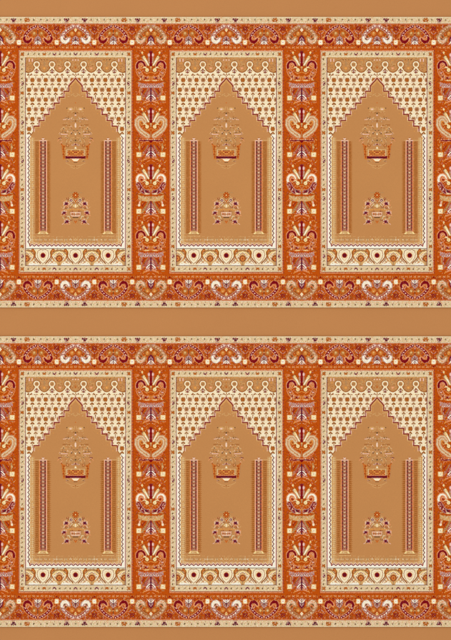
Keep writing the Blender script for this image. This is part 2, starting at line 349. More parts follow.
for s_ in (-1, 1):
    for y in (54.2, 269.0): P1.art(s_*53.4, y, ROS, .72)
    for y in (93, 132.8, 189.7, 246.4): P1.art(s_*53.4, y, ['B.BB', 'BooB', 'oBBo', 'BooB', 'B.BB'], .8, .7)
    for y in (83.5, 122.5, 160.6, 198.5, 256.2):
        P1.art(s_*53.3, y, HOOK if s_ < 0 else [r[::-1] for r in HOOK], .72, .75)
    ys = [59.2, 64.4, 69, 73.8, 78.3, 87.8, 98, 102.4, 107, 112, 117, 127.2, 137.6, 142.5, 147.5, 152.4, 156.6, 165.5, 170, 174.6, 179.6, 184.8, 194, 204, 208.6, 213.4, 218.4, 223, 227.6, 232.2, 236.8, 241.2, 251.2, 261, 264.6]
    guard_dots([(s_*53.4, y) for y in ys], False)
    for i in range(146):
        P1.box(s_*(51.9 if i % 2 else 54.9)-.3, 52.5+i*1.5, s_*(51.9 if i % 2 else 54.9)+.35, 53.1+i*1.5, 'ebHgk'[i % 5])
    for i in range(110): P1.box(s_*55.3-.25, 52.5+i*2, s_*55.3+.25, 53.3+i*2, 'H' if i % 2 else 'C')
for y in (53.9, 269.0):
    for x in (0, 21.1, -21.1): P1.art(x, y, UP if y < 100 else UP[::-1], .62, .7)
    for x in (31.3, -31.3): P1.art(x, y, ROS[:4] if y < 100 else ROS[2:], .7)
    xs = [5.2, 10.4, 15.6, 26.2, 36.4, 41.4, 47.2]
    for s_ in (-1, 1): guard_dots([(s_*x, y) for x in xs], True)
    for i in range(66): P1.box(-50+i*1.53, y+(1.6 if i % 2 else -1.8), -49.4+i*1.53, y+(2.1 if i % 2 else -1.3), 'eHbgk'[i % 5])
P1.box(-50.6, 265.6, 50.6, 266.1, 'D')

# lattice of blossoms in the spandrels
P1.box(-49.9, 57.5, 49.9, 140, 'C')
lat = Pen(PC, 0, 1, False, clip=lambda X, Y: (np.abs(X-PC) < 49.8) & (Y > 57.5))
A = ['.x.x.x.', '.xxyxx.', 'xxxyxxx', '.yyByy.', 'xxxyxxx', '.xxyxx.', '.x.x.x.']
def blossom(x, y, alt, up=True):
    a, b = (('B', 'o') if alt else ('b', 'B'))
    if up: lat.disc(x, y, 2.3, 'H' if alt else 'e')
    if up: lat.art(x, y, [r.replace('x', a).replace('y', b) for r in A] , .68)
    lat.art(x, y+4.7, ['..Q..', '.QBQ.', 'QQ.QQ', '..Q..'].copy() and [r.replace('Q', 'B' if alt else 'b') for r in ['..Q..', '.QBQ.', 'QQBQQ', 'QQ.QQ', '..Q..', '..Q..']], .78, .66)
    lat.box(x-.35, y+6.7, x+.35, y+7.6, 'P' if alt else 'B'); lat.box(x-2.2, y+7.3, x-1.7, y+7.8, 'D'); lat.box(x+1.7, y+7.3, x+2.2, y+7.8, 'D')
    lat.box(x-3.6, y-1.4, x-3.05, y-.5, 'm'); lat.box(x-3.8, y-3.0, x-2.9, y-2.2, 'b'); lat.box(x-3.6, y-2.2, x-3.1, y-1.6, 'P'); lat.box(x-3.5, y+1.4, x-3.15, y+2.0, 'H'); lat.box(x-3.6, y+3.4, x-3.1, y+3.9, 'S')
for r in range(-1, 7):
    y = 80.0 + 9.78*r
    st = 9.9 if r % 2 == 0 else 6.6
    if r % 2 == 0: xs = [st-6.65+6.65*j for j in range(8)]
    else: xs = [st-6.6+6.65*j for j in range(9)]
    for j, x in enumerate(xs):
        for sx in ((1, -1) if x > .5 else (1,)): blossom(sx*x, y, (j + r) % 2 == 0, r >= 0)
# canopy: camel arcade with cream lanterns
P1.box(-49.9, 57.5, 49.9, 67.0, 'T')
arc = Pen(PC, 0, 1, False, clip=lambda X, Y: (np.abs(X-PC) < 49.8) & (Y > 57.5))
gaps = [0, 15.65, -15.65, 31.2, -31.2, 46.6, -46.6]; domes = [8.05, -8.05, 23.5, -23.5, 38.9, -38.9]
for g in gaps: arc.ell(g, 65.3, 7.1, 8.0, 'k'); arc.ell(g, 65.1, 6.8, 7.6, 'B')
for g in gaps: arc.ell(g, 65.0, 6.3, 7.0, 'T'); arc.box(g-7.9, 57.5, g+7.9, 66.0, 'T')
rnd = random.Random(8)
for i in range(700):                            # tweed of gold and umber in the canopy
    a, b = rnd.random()*50, rnd.uniform(58, 71.5)
    if grid[int((b-Y0)/CY), int((a+PC)/CX)] == IDX['T']:
        P2.box(a-.25, b-.3, a+.25, b+.3, rnd.choice('GkkHHBb'))
for d in domes:
    arc.poly([(d-1.6, 66.0), (d+1.6, 66.0), (d+1.8, 67.8), (d+2.5, 69.4), (d+3.7, 70.9), (d+5.4, 72.2), (d+7.7, 72.9), (d+7.7, 74.6), (d-7.7, 74.6), (d-7.7, 72.9), (d-5.4, 72.2), (d-3.7, 70.9), (d-2.5, 69.4), (d-1.8, 67.8)], 'C')
    arc.line([(d-2.1, 67.2), (d-2.9, 69.1), (d-4.0, 70.5), (d-5.6, 71.7), (d-7.7, 72.4)], .7, 'B'); arc.line([(d+2.1, 67.2), (d+2.9, 69.1), (d+4.0, 70.5), (d+5.6, 71.7), (d+7.7, 72.4)], .7, 'B')
    arc.disc(d, 64.4, 3.9, 'B'); arc.disc(d, 64.4, 3.2, 'C'); arc.disc(d, 64.5, 2.1, 'T'); arc.line([(d-3.4, 60.6), (d, 59.2), (d+3.4, 60.6)], .5, 'k'); arc.box(d-1.6, 66.6, d+1.6, 69, 'C')
    arc.art(d, 64.5, ['..k..', '.BkB.', 'kkBkk', '.BkB.', '..k..'], .62)
    arc.art(d, 71.0, ['...B...', '..BBB..', '.BLPLB.', 'BB.B.BB', '..LPL..', '.BBPBB.', '...P...'], .74)
    arc.art(d-5.4, 74.2, ['..B..', '.BBB.', 'B.B.B'], .66); arc.art(d+5.4, 74.2, ['..B..', '.BbB.', 'B.B.B'], .66)
for g in gaps:
    if abs(g) > 40: continue
    if g == 0:
        arc.art(g, 67.6, ['.o.', 'oBo', '.o.'], .8); arc.line([(g, 61.5), (g, 64.5)], .5, 'G')
        for a in (-2.7, 0, 2.7): arc.box(g+a-.6, 59.3, g+a+.6, 60.7, 'p')
    else:
        arc.ell(g, 68.3, 1.5, 1.3, 'S' if abs(g) < 20 else 'G'); arc.box(g-.5, 67.9, g+.5, 68.7, 'Y'); arc.line([(g, 62), (g, 66)], .5, 'k')
        if abs(g) > 20:
            for a in (-2.7, 0, 2.7): arc.box(g+a-.4, 59.3, g+a+.4, 60.3, 'D')
for s_ in (-1, 1):
    for a in (43.4, 46.4): P1.box(s_*a-.5, 58.6, s_*a+.5, 61.6, 'p')
P1.box(-49.9, 57.4, 49.9, 57.9, 'H')

# niche
steps = [(0, 78.3), (6.6, 85.6), (6.6, 91.3), (11.5, 91.3), (11.5, 97.3), (16.4, 97.3), (16.4, 103.2), (21.4, 103.2), (21.4, 108.8), (26.5, 108.8), (26.5, 114.6), (31.5, 114.6), (31.5, 120.4), (36.5, 120.4), (36.5, 126.3), (41.8, 126.3), (41.8, 131.0), (45.6, 135.4)]
niche = steps + [(45.6, 245.6), (0, 245.6)]
P2.poly(niche, 'T'); P2.box(0, 130, .5, 245, 'T')
edge = steps[:-1]
P2.line([(a+.6, b-.6) for a, b in edge], 1.0, 'e')
P2.line([(a-.9, b+1.0) for a, b in edge], .7, 'H')
P2.line(edge, .95, 'M'); P2.line([edge[-1], (44.0, 134.2), (46, 135.6)], .7, 'B')
for i in range(4, len(steps)-1, 2):            # small buds hung inside each stair
    x, y = steps[i-1][0], steps[i-1][1]
    P2.box(x-1.8, y+2.0, x-1.2, y+3.0, 'H'); P2.box(x-3.0, y+2.6, x-2.5, y+3.3, 'S'); P2.box(x-.9, y+2.4, x-.3, y+5.4, 'p'); P2.box(x-4.6, y+4.6, x-4.0, y+5.2, 'G')
P2.line([(1.5, 93.6), (4.5, 95.4)], .5, 'H'); P2.line([(0, 96.6), (3.6, 94.4)], .5, 'H'); P2.line([(3.9, 87), (3.9, 93)], .4, 'G'); P2.line([(5.4, 94), (9.4, 92.9)], .5, 'H')
P2.line([(0, 81.5), (2.0, 83.4), (3.5, 86)], .4, 'G'); P1.box(-.5, 102.4, .5, 103.4, 'o')
for y in (94.2, 96.2): P2.box(6.0, y, 8.6, y+.6, 'H')
# zigzag selvedge round the niche
P2.box(45.8, 135.4, 49.9, 248.4, 'W'); P1.box(-49.9, 244.3, 49.9, 248.4, 'W')
P2.poly([(45.4, 134.6), (49.9, 134.6), (49.9, 138.0), (46.4, 138.0)], 'W')
zz = []; yv = 136.4; i = 0
while yv < 244.0: zz.append((47.7 if i % 2 else 46.1, yv)); yv += 2.15; i += 1
P2.poly([(44.0, 136.4)] + zz + [(44.0, zz[-1][1])], 'H'); P2.line([(a-1.1, b) for a, b in zz], 1.3, 'C'); P2.box(41.2, 137.2, 45.4, 243, 'H'); P2.line(zz, .8, 'm'); P2.line([(a-.2, b) for a, b in zz], .5, 'N')
zb = []; xv = 0.; i = 0
while xv < 47.5: zb.append((xv, 246.2 if i % 2 else 244.5)); xv += 2.17; i += 1
P2.poly([(0, 242.5)] + zb + [(zb[-1][0], 242.5)], 'H'); P2.line([(a, b-1.0) for a, b in zb], 1.1, 'e'); P2.line(zb, .85, 'm'); P2.line([(a, b-.2) for a, b in zb], .5, 'P')
P2.line([zz[-1], zb[-1]], .95, 'm')
P1.box(-49.9, 248.2, 49.9, 248.9, 'D')
P2.box(49.2, 137, 49.9, 248, 'p')
# tweed edging of the field
rnd = random.Random(14)
for i in range(54):
    y = 137.6 + i*1.98
    for x, c_ in ((44.5, 'T'), (43.3, 'K'), (42.0, 'b')):
        if rnd.random() < .8: P2.box(x-.45, y+(.9 if int(x) % 2 else 0), x+.35, y+.75+(.9 if int(x) % 2 else 0), c_)
for i in range(30):
    x = i*1.55
    P2.box(x, 237+rnd.random()*2, x+.5, 240+rnd.random()*2, rnd.choice('HHKk'))
    for y, c_ in ((236.6, 'H'), (238.2, 'k'), (239.8, 'K'), (241.2, 'H'), (242.6, 'K')):
        if rnd.random() < .72: P2.box(x+(.8 if int(y) % 2 else 0), y-.35, x+.7+(.8 if int(y) % 2 else 0), y+.45, c_)
# pillars
P2.box(36.6, 141.2, 40.3, 233.4, 'n'); P2.box(25.4, 141.2, 28.6, 233.4, 'n')
for i in range(92):
    y = 141.5 + i
    if i % 2 == 0: P2.box(37.6, y, 39.8, y+.8, 'B'); P2.box(26.2, y+.2, 28.0, y+.8, 'B'); P2.box(40.3, y, 41.0, y+.8, 'n'); P2.box(24.6, y, 25.4, y+.8, 'n')
    else: pass

P2.box(35.1, 140.8, 36.6, 232.2, 'f'); P2.box(35.5, 140.8, 36.1, 232.2, 'S'); P2.box(28.6, 140.8, 29.4, 232.2, 'S'); P2.box(28.7, 140.8, 29.1, 232.2, 'p')
P2.box(29.9, 140.8, 35.0, 231.4, 'r'); P2.box(30.9, 140.8, 34.0, 231.4, 'b')
for i in range(26):
    y = 141.2 + i*3.42
    for sgn in (0, 1):
        X = (lambda v: v) if sgn == 0 else (lambda v: 64.9 - v)
        bx = lambda x0, y0, x1, y1, c_: P2.box(min(X(x0), X(x1)), y0, max(X(x0), X(x1)), y1, c_)
        bx(29.9, y, 30.9, y+1.4, 'N'); bx(29.9, y+1.4, 30.5, y+2.2, 'P'); bx(30.5, y+2.0, 31.2, y+3.0, 'M'); bx(31.2, y+1.0, 31.8, y+1.7, 'm')
        bx(29.9, y+2.6, 30.5, y+3.42, 'm'); bx(31.4, y+2.6, 32.0, y+3.2, 'L')
    P2.box(31.9, y+.1, 33.0, y+1.3, 'e'); P2.box(31.9, y+2.0, 33.0, y+2.6, 'm')
P2.box(27.8, 140.1, 42.0, 140.7, 'H'); P2.box(29.2, 140.3, 36.0, 141.0, 'p'); P2.art(32.5, 138.8, ['..P..', '.pCp.', 'm.p.m'], .8)
P2.poly([(36.0, 231.6), (29.0, 231.6), (26.8, 234.4), (38.2, 234.4)], 'Y'); P2.poly([(35.0, 232.0), (30.0, 232.0), (29.0, 233.9), (36.0, 233.9)], 'H'); P2.box(26.5, 234.4, 38.4, 234.9, 'B'); P2.box(26.0, 235.6, 39.0, 236.2, 'H')


# flower basket
for x, y, rx, ry in ((5.0, 109.0, 2.2, 1.2),): P2.ell(x, y, rx+.6, ry+.6, 'H'); P2.ell(x, y+.2, rx-1.0, ry-.5, 'p'); P2.line([(x-3.4, y+2.2), (x, y+3.2), (x+3.4, y+2.2)], .5, 'H')
P2.line([(0.9, 107), (1.4, 110.2)], .6, 'H')
sprigs = [([(4.2, 119.8), (8, 119.2), (12.2, 119.6)], 'p'), ([(5, 118.2), (11.6, 117.8)], 'b'), ([(3.0, 117.4), (4.6, 118.8)], 'C'), ([(8.0, 134.3), (16, 134.5)], 'p'),
          ([(8.8, 129.6), (11.8, 126.8), (15.0, 129.6)], 'H'), ([(5.0, 125.3), (12.8, 124.9)], 'B'), ([(1.6, 121.2), (6.0, 122.2)], 'b'),
          ([(0, 122), (2.2, 119.6), (3.6, 117)], 'k'), ([(0, 132), (3.4, 129.4), (7.6, 129)], 'k'), ([(0, 142), (5, 138.4), (12, 136.6)], 'k'),  ([(5.6, 128.6), (6.6, 136.4)], 'H'), ([(0, 136.8), (4.6, 138.2), (5.8, 143)], 'H'),
          ([(8.2, 139.0), (9.6, 143.4)], 'H'), ([(16.6, 139.4), (18.0, 141.4)], 'S'), ([(2.2, 140), (3.0, 145.6)], 'k'), ([(12.6, 141), (15.6, 143.2)], 'S')]
for pts, c_ in sprigs: P2.line(pts, .6, c_)
for x, y in ((4.6, 119.0), (8.6, 119.2), (12.0, 128.6), (8.0, 131.6), (15.4, 133.2), (4.2, 132.6), (15.2, 139.2), (9.6, 136.8), (4.4, 126.6), (4.4, 140.6)):
    P2.art(x, y, ['..H..', '.HpH.', 'HSDSH', '.k.k.'], .66)
P1.ell(0, 125.4, .8, 2.6, 'C'); P1.line([(0, 111.5), (0, 147)], .4, 'k'); P1.ell(0, 125.4, .5, 2.0, 'p')
for x, y, c_ in ((0, 115.2, 'p'), (0, 113.2, 'D'), (0, 120.8, 'B'), (0, 134.2, 'C'), (0, 148.0, 'Y'), (0, 131, 'b'), (0, 140.2, 'D')):
    P1.box(x-.7, y-.6, x+.7, y+.7, c_)
P1.poly([(0, 145.9), (1.9, 149.6), (-1.9, 149.6)], 'H'); P1.disc(0, 147.9, .9, 'C')
for x, y in ((12.0, 128.4), (11.0, 131.8), (13.2, 131.8), (9.6, 132.4), (14.8, 132.6), (15.4, 138.2), (13.8, 138.0), (16.6, 138.4), (8.2, 138.4), (3.0, 132.8), (4.0, 133.8), (1.6, 130.6), (9.4, 118.0), (7.4, 118.4), (8.6, 108.2)):
    P2.box(x-.45, y-.45, x+.45, y+.45, 'P' if (x > 13.5 and y > 137) else 'D')
rnd = random.Random(31)
for i in range(120):
    a, b = rnd.random()*16, rnd.uniform(112, 146)
    if a < 16 - abs(b-132)*.45: P2.box(a-.3, b-.3, a+.3, b+.3, rnd.choice('HKbBHS'))
P2.poly([(10.0, 145.6), (14.8, 144.0), (13.6, 151), (12.6, 159.4), (10.2, 159.4)], 'f'); P2.line([(13.0, 145), (11.6, 158)], 1.2, 'o'); P2.line([(12.0, 146), (10.9, 158)], .5, 'B'); P2.line([(14.2, 146), (13.0, 157)], .5, 'b')
for i in range(5): P2.box(10.9+i % 2, 146+i*2.6, 12+i % 2, 147.2+i*2.6, 'R'); P2.box(9.9, 147.6+i*2.4, 10.5, 148.6+i*2.4, 'H')
P2.line([(6.6, 145.4), (8.8, 143.6), (9.6, 146.2), (7.4, 147.2), (6.4, 145.4)], .6, 'B'); P2.box(7.6, 145, 8.4, 146, 'S'); P2.box(13.6, 143.8, 14.6, 144.6, 'R')
P2.line([(1.2, 144.4), (2.4, 145.4), (4, 144.9)], .6, 'L'); P1.box(-.8, 143.9, .8, 145.0, 'P'); P2.box(1, 143.3, 1.6, 143.9, 'p')
P2.box(0, 149.2, 9.2, 157.0, 'H'); P2.box(0, 150.2, 8.2, 157.0, 'f'); P2.box(8.4, 149.6, 8.9, 157, 'K')
for i in range(5):
    for j in range(4): P2.box(.3+i*1.7, 150.4+j*1.5, 1.4+i*1.7, 151.4+j*1.5, 'BmGu'[(i+j) % 4])
P2.box(0, 156.0, 10.2, 158.5, 'M'); P2.box(0, 155.8, 8.6, 156.3, 'S')
for i in range(7): P2.box(i*1.5, 156.8, i*1.5+.8, 158.2, 'N'); 
P2.box(0, 158.3, 5.6, 158.9, 'L'); P2.poly([(0, 158.7), (5.2, 158.7), (2.7, 161.7), (0, 162.0)], 'f'); P2.poly([(0, 159.0), (4.0, 159.0), (2.0, 161.1), (0, 161.4)], 'C'); P2.box(0, 162.0, 1.9, 162.8, 'D')
P2.line([(8.6, 158.9), (5.8, 161.6)], .5, 'H'); P2.box(6.6, 160.8, 9.6, 161.5, 'b'); P2.box(7.4, 160.7, 8.2, 161.2, 'D'); P2.line([(9.6, 163), (5, 165.4), (0, 166.2)], .5, 'H'); P2.box(0, 166.0, .8, 166.7, 'B'); P2.box(1.8, 166.6, 2.6, 167.2, 'B'); P2.line([(1, 168.4), (4.6, 167)], .5, 'H')

# rosette bouquet
def bud(x, y):
    P2.art(x, y, ['.S.e.S.', 'SHLKLHS', 'eLPmNLe', 'SmNPPLS', 'eSPNPNe', '.mSLSm.', 'H.S.S.H'], .84)
P2.line([(0, 200), (5, 206), (8.6, 210)], .8, 'K'); P2.line([(2, 203), (6, 203.4), (7, 206)], .8, 'e'); P2.line([(5, 219.4), (6.4, 216), (8.4, 216.6)], .8, 'K'); P2.line([(10.6, 206.4), (12.4, 208.6)], .8, 'e'); P2.line([(0, 209.6), (10, 210.0)], .7, 'G'); P2.line([(3, 196), (7.4, 199), (12.4, 202.4)], .6, 'H'); P2.line([(1, 192.2), (6.6, 192.8)], .5, 'k')
for x, y in ((9.2, 203.6), (11.4, 212.8), (8.6, 221.6)): bud(x, y)
for x, y in ((5.6, 207.4), (4.0, 212.0), (4.6, 220.4), (9.4, 208.2), (9.8, 217.2), (2.6, 202.6), (6.6, 200.0), (8.0, 199.0)):
    P2.art(x, y, ['.m.B.', 'BkSmH', '.uDu.', 'k.H.k'], .7)
P1.disc(0, 195.2, 3.7, 'k'); P1.disc(0, 195.2, 3.3, 'R'); P1.disc(0, 195.2, 2.5, 'o'); P1.disc(0, 195.2, 1.8, 'R'); P1.disc(0, 195.2, 1.2, 'o'); P1.box(-.4, 194.8, .4, 195.6, 'Y')
for k in range(8):
    a = k*math.pi/4; P1.box(2.9*math.cos(a)-.35, 195.2+2.9*math.sin(a)-.35, 2.9*math.cos(a)+.35, 195.2+2.9*math.sin(a)+.35, 'G')
P2.disc(4.4, 200.4, 2.1, 'K'); P2.disc(4.4, 200.4, 1.4, 'P'); P2.disc(4.4, 200.4, .6, 'p')
for y in (200.8, 221.8): P1.poly([(-2, y-1.2), (0, y-.5), (2, y-1.2), (0, y+1.9)], 'o'); P2.box(.5, y-1.1, 1.3, y-.4, 'R'); P2.box(1.8, y+.9, 2.3, y+1.5, 'B')
P2.art(1.6, 206.2, ['.Y.H', 'Y.Yk', '.YH.', 'Y.k.'], .8); P1.box(-.5, 204.4, .5, 207.2, 'C')
P2.poly([(0, 211.6), (6.4, 211.0), (5.4, 217.0), (0, 217.6)], 'n'); P2.poly([(0, 212.0), (5.4, 211.8), (4.6, 216.4), (0, 216.8)], 'e'); P2.box(1.0, 212.8, 1.8, 215.6, 'f'); P2.box(3.0, 212.8, 3.7, 215.4, 'o'); P2.box(0, 214, 4.6, 214.5, 'B'); P2.box(0, 217.0, 2.7, 217.9, 'D'); P2.box(2.2, 213.2, 3.0, 214, 'L'); P2.line([(5.8, 211.4), (5.2, 217.6)], .5, 'k')
P2.line([(3.0, 218.6), (5.6, 219.6)], .6, 'k'); P2.line([(13.6, 208.2), (14.6, 206.8)], .5, 'H'); P2.line([(12.8, 217.0), (11.6, 219.0)], .6, 'g'); P2.line([(12.0, 223.4), (13.4, 224.4)], .5, 'p')
for x, y in ((11.6, 199.6), (13.4, 200.6), (13, 205.2), (14.4, 210.6), (14.6, 215.4), (5.6, 223.8), (2.4, 208.6), (7.4, 207.2)): P2.box(x-.4, y-.4, x+.4, y+.4, 'S')

# heart frieze
fr = Pen(PC, 0, 1, False, clip=lambda X, Y: (np.abs(X-PC) < 49.8) & (Y > 248.9) & (Y < 265.4))
fr.box(-49.9, 249.0, 49.9, 265.3, 'C')
for i in range(64): fr.box(-49.6+i*1.57, 249.3+(i % 3)*.5, -49.0+i*1.57, 249.9+(i % 3)*.5, 'gHk'[i % 3]); fr.box(-49.2+i*1.57, 264.3, -48.6+i*1.57, 264.8, 'He'[i % 2])
for h in (-32.6, 0, 32.6):
    for s_ in (-1, 1):
        X = lambda v: h + s_*v
        fr.poly([(X(6.0), 250.4), (X(13.5), 249.4), (X(13), 251.6), (X(9.5), 252.6), (X(7.6), 256)], 'Y')
        fr.line([(X(16.3), 250.6), (X(12.6), 251.4), (X(9.9), 253.8), (X(8.0), 257.0), (X(5.8), 260.0), (X(2.6), 263.4)], 1.2, 'B')
        fr.line([(X(15.2), 249.6), (X(11.4), 251.0), (X(8.6), 253.0), (X(7.6), 256.4)], .8, 'B')
        fr.taper([(X(10.2), 250.0), (X(8.2), 252.8), (X(8.6), 257.0), (X(11.6), 261.0)], 2.8, 1.2, 'u'); fr.taper([(X(10.2), 250.0), (X(8.4), 252.8), (X(8.8), 257.0), (X(11.6), 261.0)], 1.5, .7, 'f'); fr.line([(X(12.4), 252.2), (X(9.2), 254.2)], 1.2, 'B'); fr.line([(X(7.9), 251.2), (X(8.0), 255.6)], .9, 'B')
        fr.line([(X(8.6), 257.4), (X(10.6), 260.6), (X(13.6), 262.0)], 1.1, 'H'); fr.line([(X(7.4), 259.6), (X(9.6), 262.6)], .8, 'k')
        for a, b in ((10.4, 256.6), (11.6, 258.4), (12.4, 255.4), (7.8, 261.6), (9.8, 263.8), (12.0, 263.4)): fr.box(X(a)-.35, b-.35, X(a)+.35, b+.35, 'k')
        fr.ell(X(12.6), 254.0, 1.6, 1.1, 'W')
        fr.line([(X(16.0), 262.8), (X(13.2), 260.2), (X(11.8), 256.8)], .7, 'u'); fr.line([(X(5.2), 262.8), (X(8.8), 258.6), (X(9.4), 254.6)], .7, 'u')
        fr.line([(X(12.2), 250.4), (X(13.4), 253.0), (X(11.2), 255.2)], .7, 'f'); fr.line([(X(6.4), 264.6), (X(10.2), 261.2)], .6, 'o')
        # lower white ground
        fr.poly([(X(4.6), 264.8), (X(8.6), 263.2), (X(13.4), 263.8), (X(15), 265.2), (X(4.6), 265.2)], 'W')
    hs_ = .80
    heart = [(h, 264.0), (h-3.4, 261.4), (h-6.0, 257.8), (h-6.9, 254.0), (h-6.0, 250.8), (h-3.2, 249.4), (h, 250.0), (h+3.2, 249.4), (h+6.0, 250.8), (h+6.9, 254.0), (h+6.0, 257.8), (h+3.4, 261.4)]
    heart = [(h+(a-h)*hs_, 256.6+(b_-256.6)*.94) for a, b_ in heart]
    fr.line(heart + [heart[0]], 1.1, 'B'); fr.poly(heart, 'C'); fr.poly([(h+(a-h)*.66, 255.4+(b_-255.4)*.66) for a, b_ in heart], 'H'); fr.poly([(h+(a-h)*.6, 255.4+(b_-255.4)*.6) for a, b_ in heart], 'C')
    fr.disc(h, 255.4, 2.7, 'f'); fr.disc(h, 255.4, 2.3, 'm'); fr.disc(h, 255.4, 1.8, 'M'); fr.art(h, 255.4, ['.N.N.', 'N.N.N', '.N.N.', 'N.N.N', '.N.N.'], .6)
for v in (-49.0, -16.3, 16.3, 49.0):
    fr.line([(v-6.2, 254.0), (v-3.2, 251.0), (v, 250.0), (v+3.2, 251.0), (v+6.2, 254.0)], .8, 'k')
    fr.line([(v-6.6, 255.4), (v-3.4, 252.6), (v, 251.6), (v+3.4, 252.6), (v+6.6, 255.4)], 1.2, 'Y')
    fr.poly([(v-3.6, 255.6), (v, 253.4), (v+3.6, 255.6), (v+3.2, 262), (v+1.4, 265.2), (v-1.4, 265.2), (v-3.2, 262)], 'H')
    fr.ell(v, 258.6, 3.2, 3.3, 'u'); fr.ell(v, 258.6, 2.2, 2.4, 'f')
    for k in range(8):
        a = k*math.pi/4; fr.box(v+2.5*math.cos(a)-.4, 258.6+2.7*math.sin(a)-.4, v+2.5*math.cos(a)+.4, 258.6+2.7*math.sin(a)+.4, 'D' if k % 2 else 'm')
    fr.box(v-.6, 257.8, v+.6, 259.2, 'm'); fr.line([(v, 261.8), (v, 265.2)], .9, 'k'); fr.line([(v-2.6, 254.4), (v, 252.8), (v+2.6, 254.4)], .6, 'B')

# abrash: short runs of knots tied from a neighbouring dye lot, mirrored like the rest of the chart
SIS = {'O': 'OqOR', 'q': 'OR', 'R': 'qOm', 'C': 'WYeC', 'W': 'CeW', 'K': 'CHeK', 'M': 'mPM', 'm': 'MRq', 'L': 'eSbL', 'S': 'feoS', 'H': 'GKbf', 'G': 'fHo', 'P': 'mNM', 'B': 'nqk', 'r': 'mLr', 'u': 'qB', 'k': 'bBH', 'b': 'kLn', 'o': 'fqO', 'Y': 'CHG', 'e': 'SC', 'N': 'PM', 'f': 'oG', 'n': 'BT'}
rs = np.random.RandomState(4)
bw = int(round(.8*S)); nbx = NX//bw + 2; nby = NY//bw + 2
hx = (np.abs(XS - PC)/ (bw*CX)).astype(int)
pick = rs.rand(nby, nbx); which = rs.randint(0, 4, (nby, nbx))
by = (np.arange(NY)//bw)
PK = pick[by][:, hx]; WH = which[by][:, hx]
src = grid.copy()
fieldmask = (np.abs(XS-PC)[None, :] < 50) & ((YS+Y0)[:, None] > 57) & ((YS+Y0)[:, None] < 266)
prob = np.where(fieldmask, .10, .26)
for k_, sis in SIS.items():
    for q_ in range(4):
        m_ = (src == IDX[k_]) & (PK < prob) & (WH == q_)
        grid[m_] = IDX[sis[q_ % len(sis)]]

# ------------------------------------------------------------------ materials
def srgb(v):
    v /= 255
    return v/12.92 if v <= .04045 else ((v+.055)/1.055)**2.4

def wool(name, rgb, grain=.10):
    m = bpy.data.materials.new(name); m.use_nodes = True
    nt = m.node_tree; n = nt.nodes; l = nt.links
    b = n['Principled BSDF']; b.inputs['Roughness'].default_value = .95; b.inputs['Specular IOR Level'].default_value = .08
    col = [srgb(c) for c in rgb]
    tc = n.new('ShaderNodeTexCoord')
    fine = n.new('ShaderNodeTexNoise'); fine.inputs['Scale'].default_value = 420; fine.inputs['Detail'].default_value = 2
    wide = n.new('ShaderNodeTexNoise'); wide.inputs['Scale'].default_value = 5; wide.inputs['Detail'].default_value = 4
    l.new(tc.outputs['Object'], fine.inputs['Vector']); l.new(tc.outputs['Object'], wide.inputs['Vector'])
    mx = n.new('ShaderNodeMath'); mx.operation = 'MULTIPLY_ADD'; mx.inputs[1].default_value = .25; l.new(wide.outputs['Fac'], mx.inputs[0])
    ad = n.new('ShaderNodeMath'); ad.operation = 'MULTIPLY'; ad.inputs[1].default_value = .75; l.new(fine.outputs['Fac'], ad.inputs[0]); l.new(ad.outputs[0], mx.inputs[2])
    rp = n.new('ShaderNodeValToRGB'); l.new(mx.outputs[0], rp.inputs['Fac'])
    rp.color_ramp.elements[0].position = .25; rp.color_ramp.elements[1].position = .75
    rp.color_ramp.elements[0].color = [c*(1-grain) for c in col]+[1]; rp.color_ramp.elements[1].color = [min(.97, c*(1+grain)) for c in col]+[1]
    l.new(rp.outputs['Color'], b.inputs['Base Color'])
    # woven ribs: rows of knots
    wv = n.new('ShaderNodeTexWave'); wv.wave_type = 'BANDS'; wv.bands_direction = 'Y'; wv.inputs['Scale'].default_value = 75; wv.inputs['Distortion'].default_value = .6
    l.new(tc.outputs['Object'], wv.inputs['Vector'])
    hs = n.new('ShaderNodeMath'); hs.operation = 'ADD'; l.new(wv.outputs['Fac'], hs.inputs[0]); l.new(fine.outputs['Fac'], hs.inputs[1])
    bp = n.new('ShaderNodeBump'); bp.inputs['Strength'].default_value = .25; bp.inputs['Distance'].default_value = .0006
    l.new(hs.outputs[0], bp.inputs['Height']); l.new(bp.outputs['Normal'], b.inputs['Normal'])
    return m
MATS = [wool(YARN[k][0], YARN[k][1]) for k in KEYS]

# ------------------------------------------------------------------ weave -> meshes
SCN = bpy.context.scene.collection
ZB, ZT = .0030, .0052            # top of the backing, top of the pile

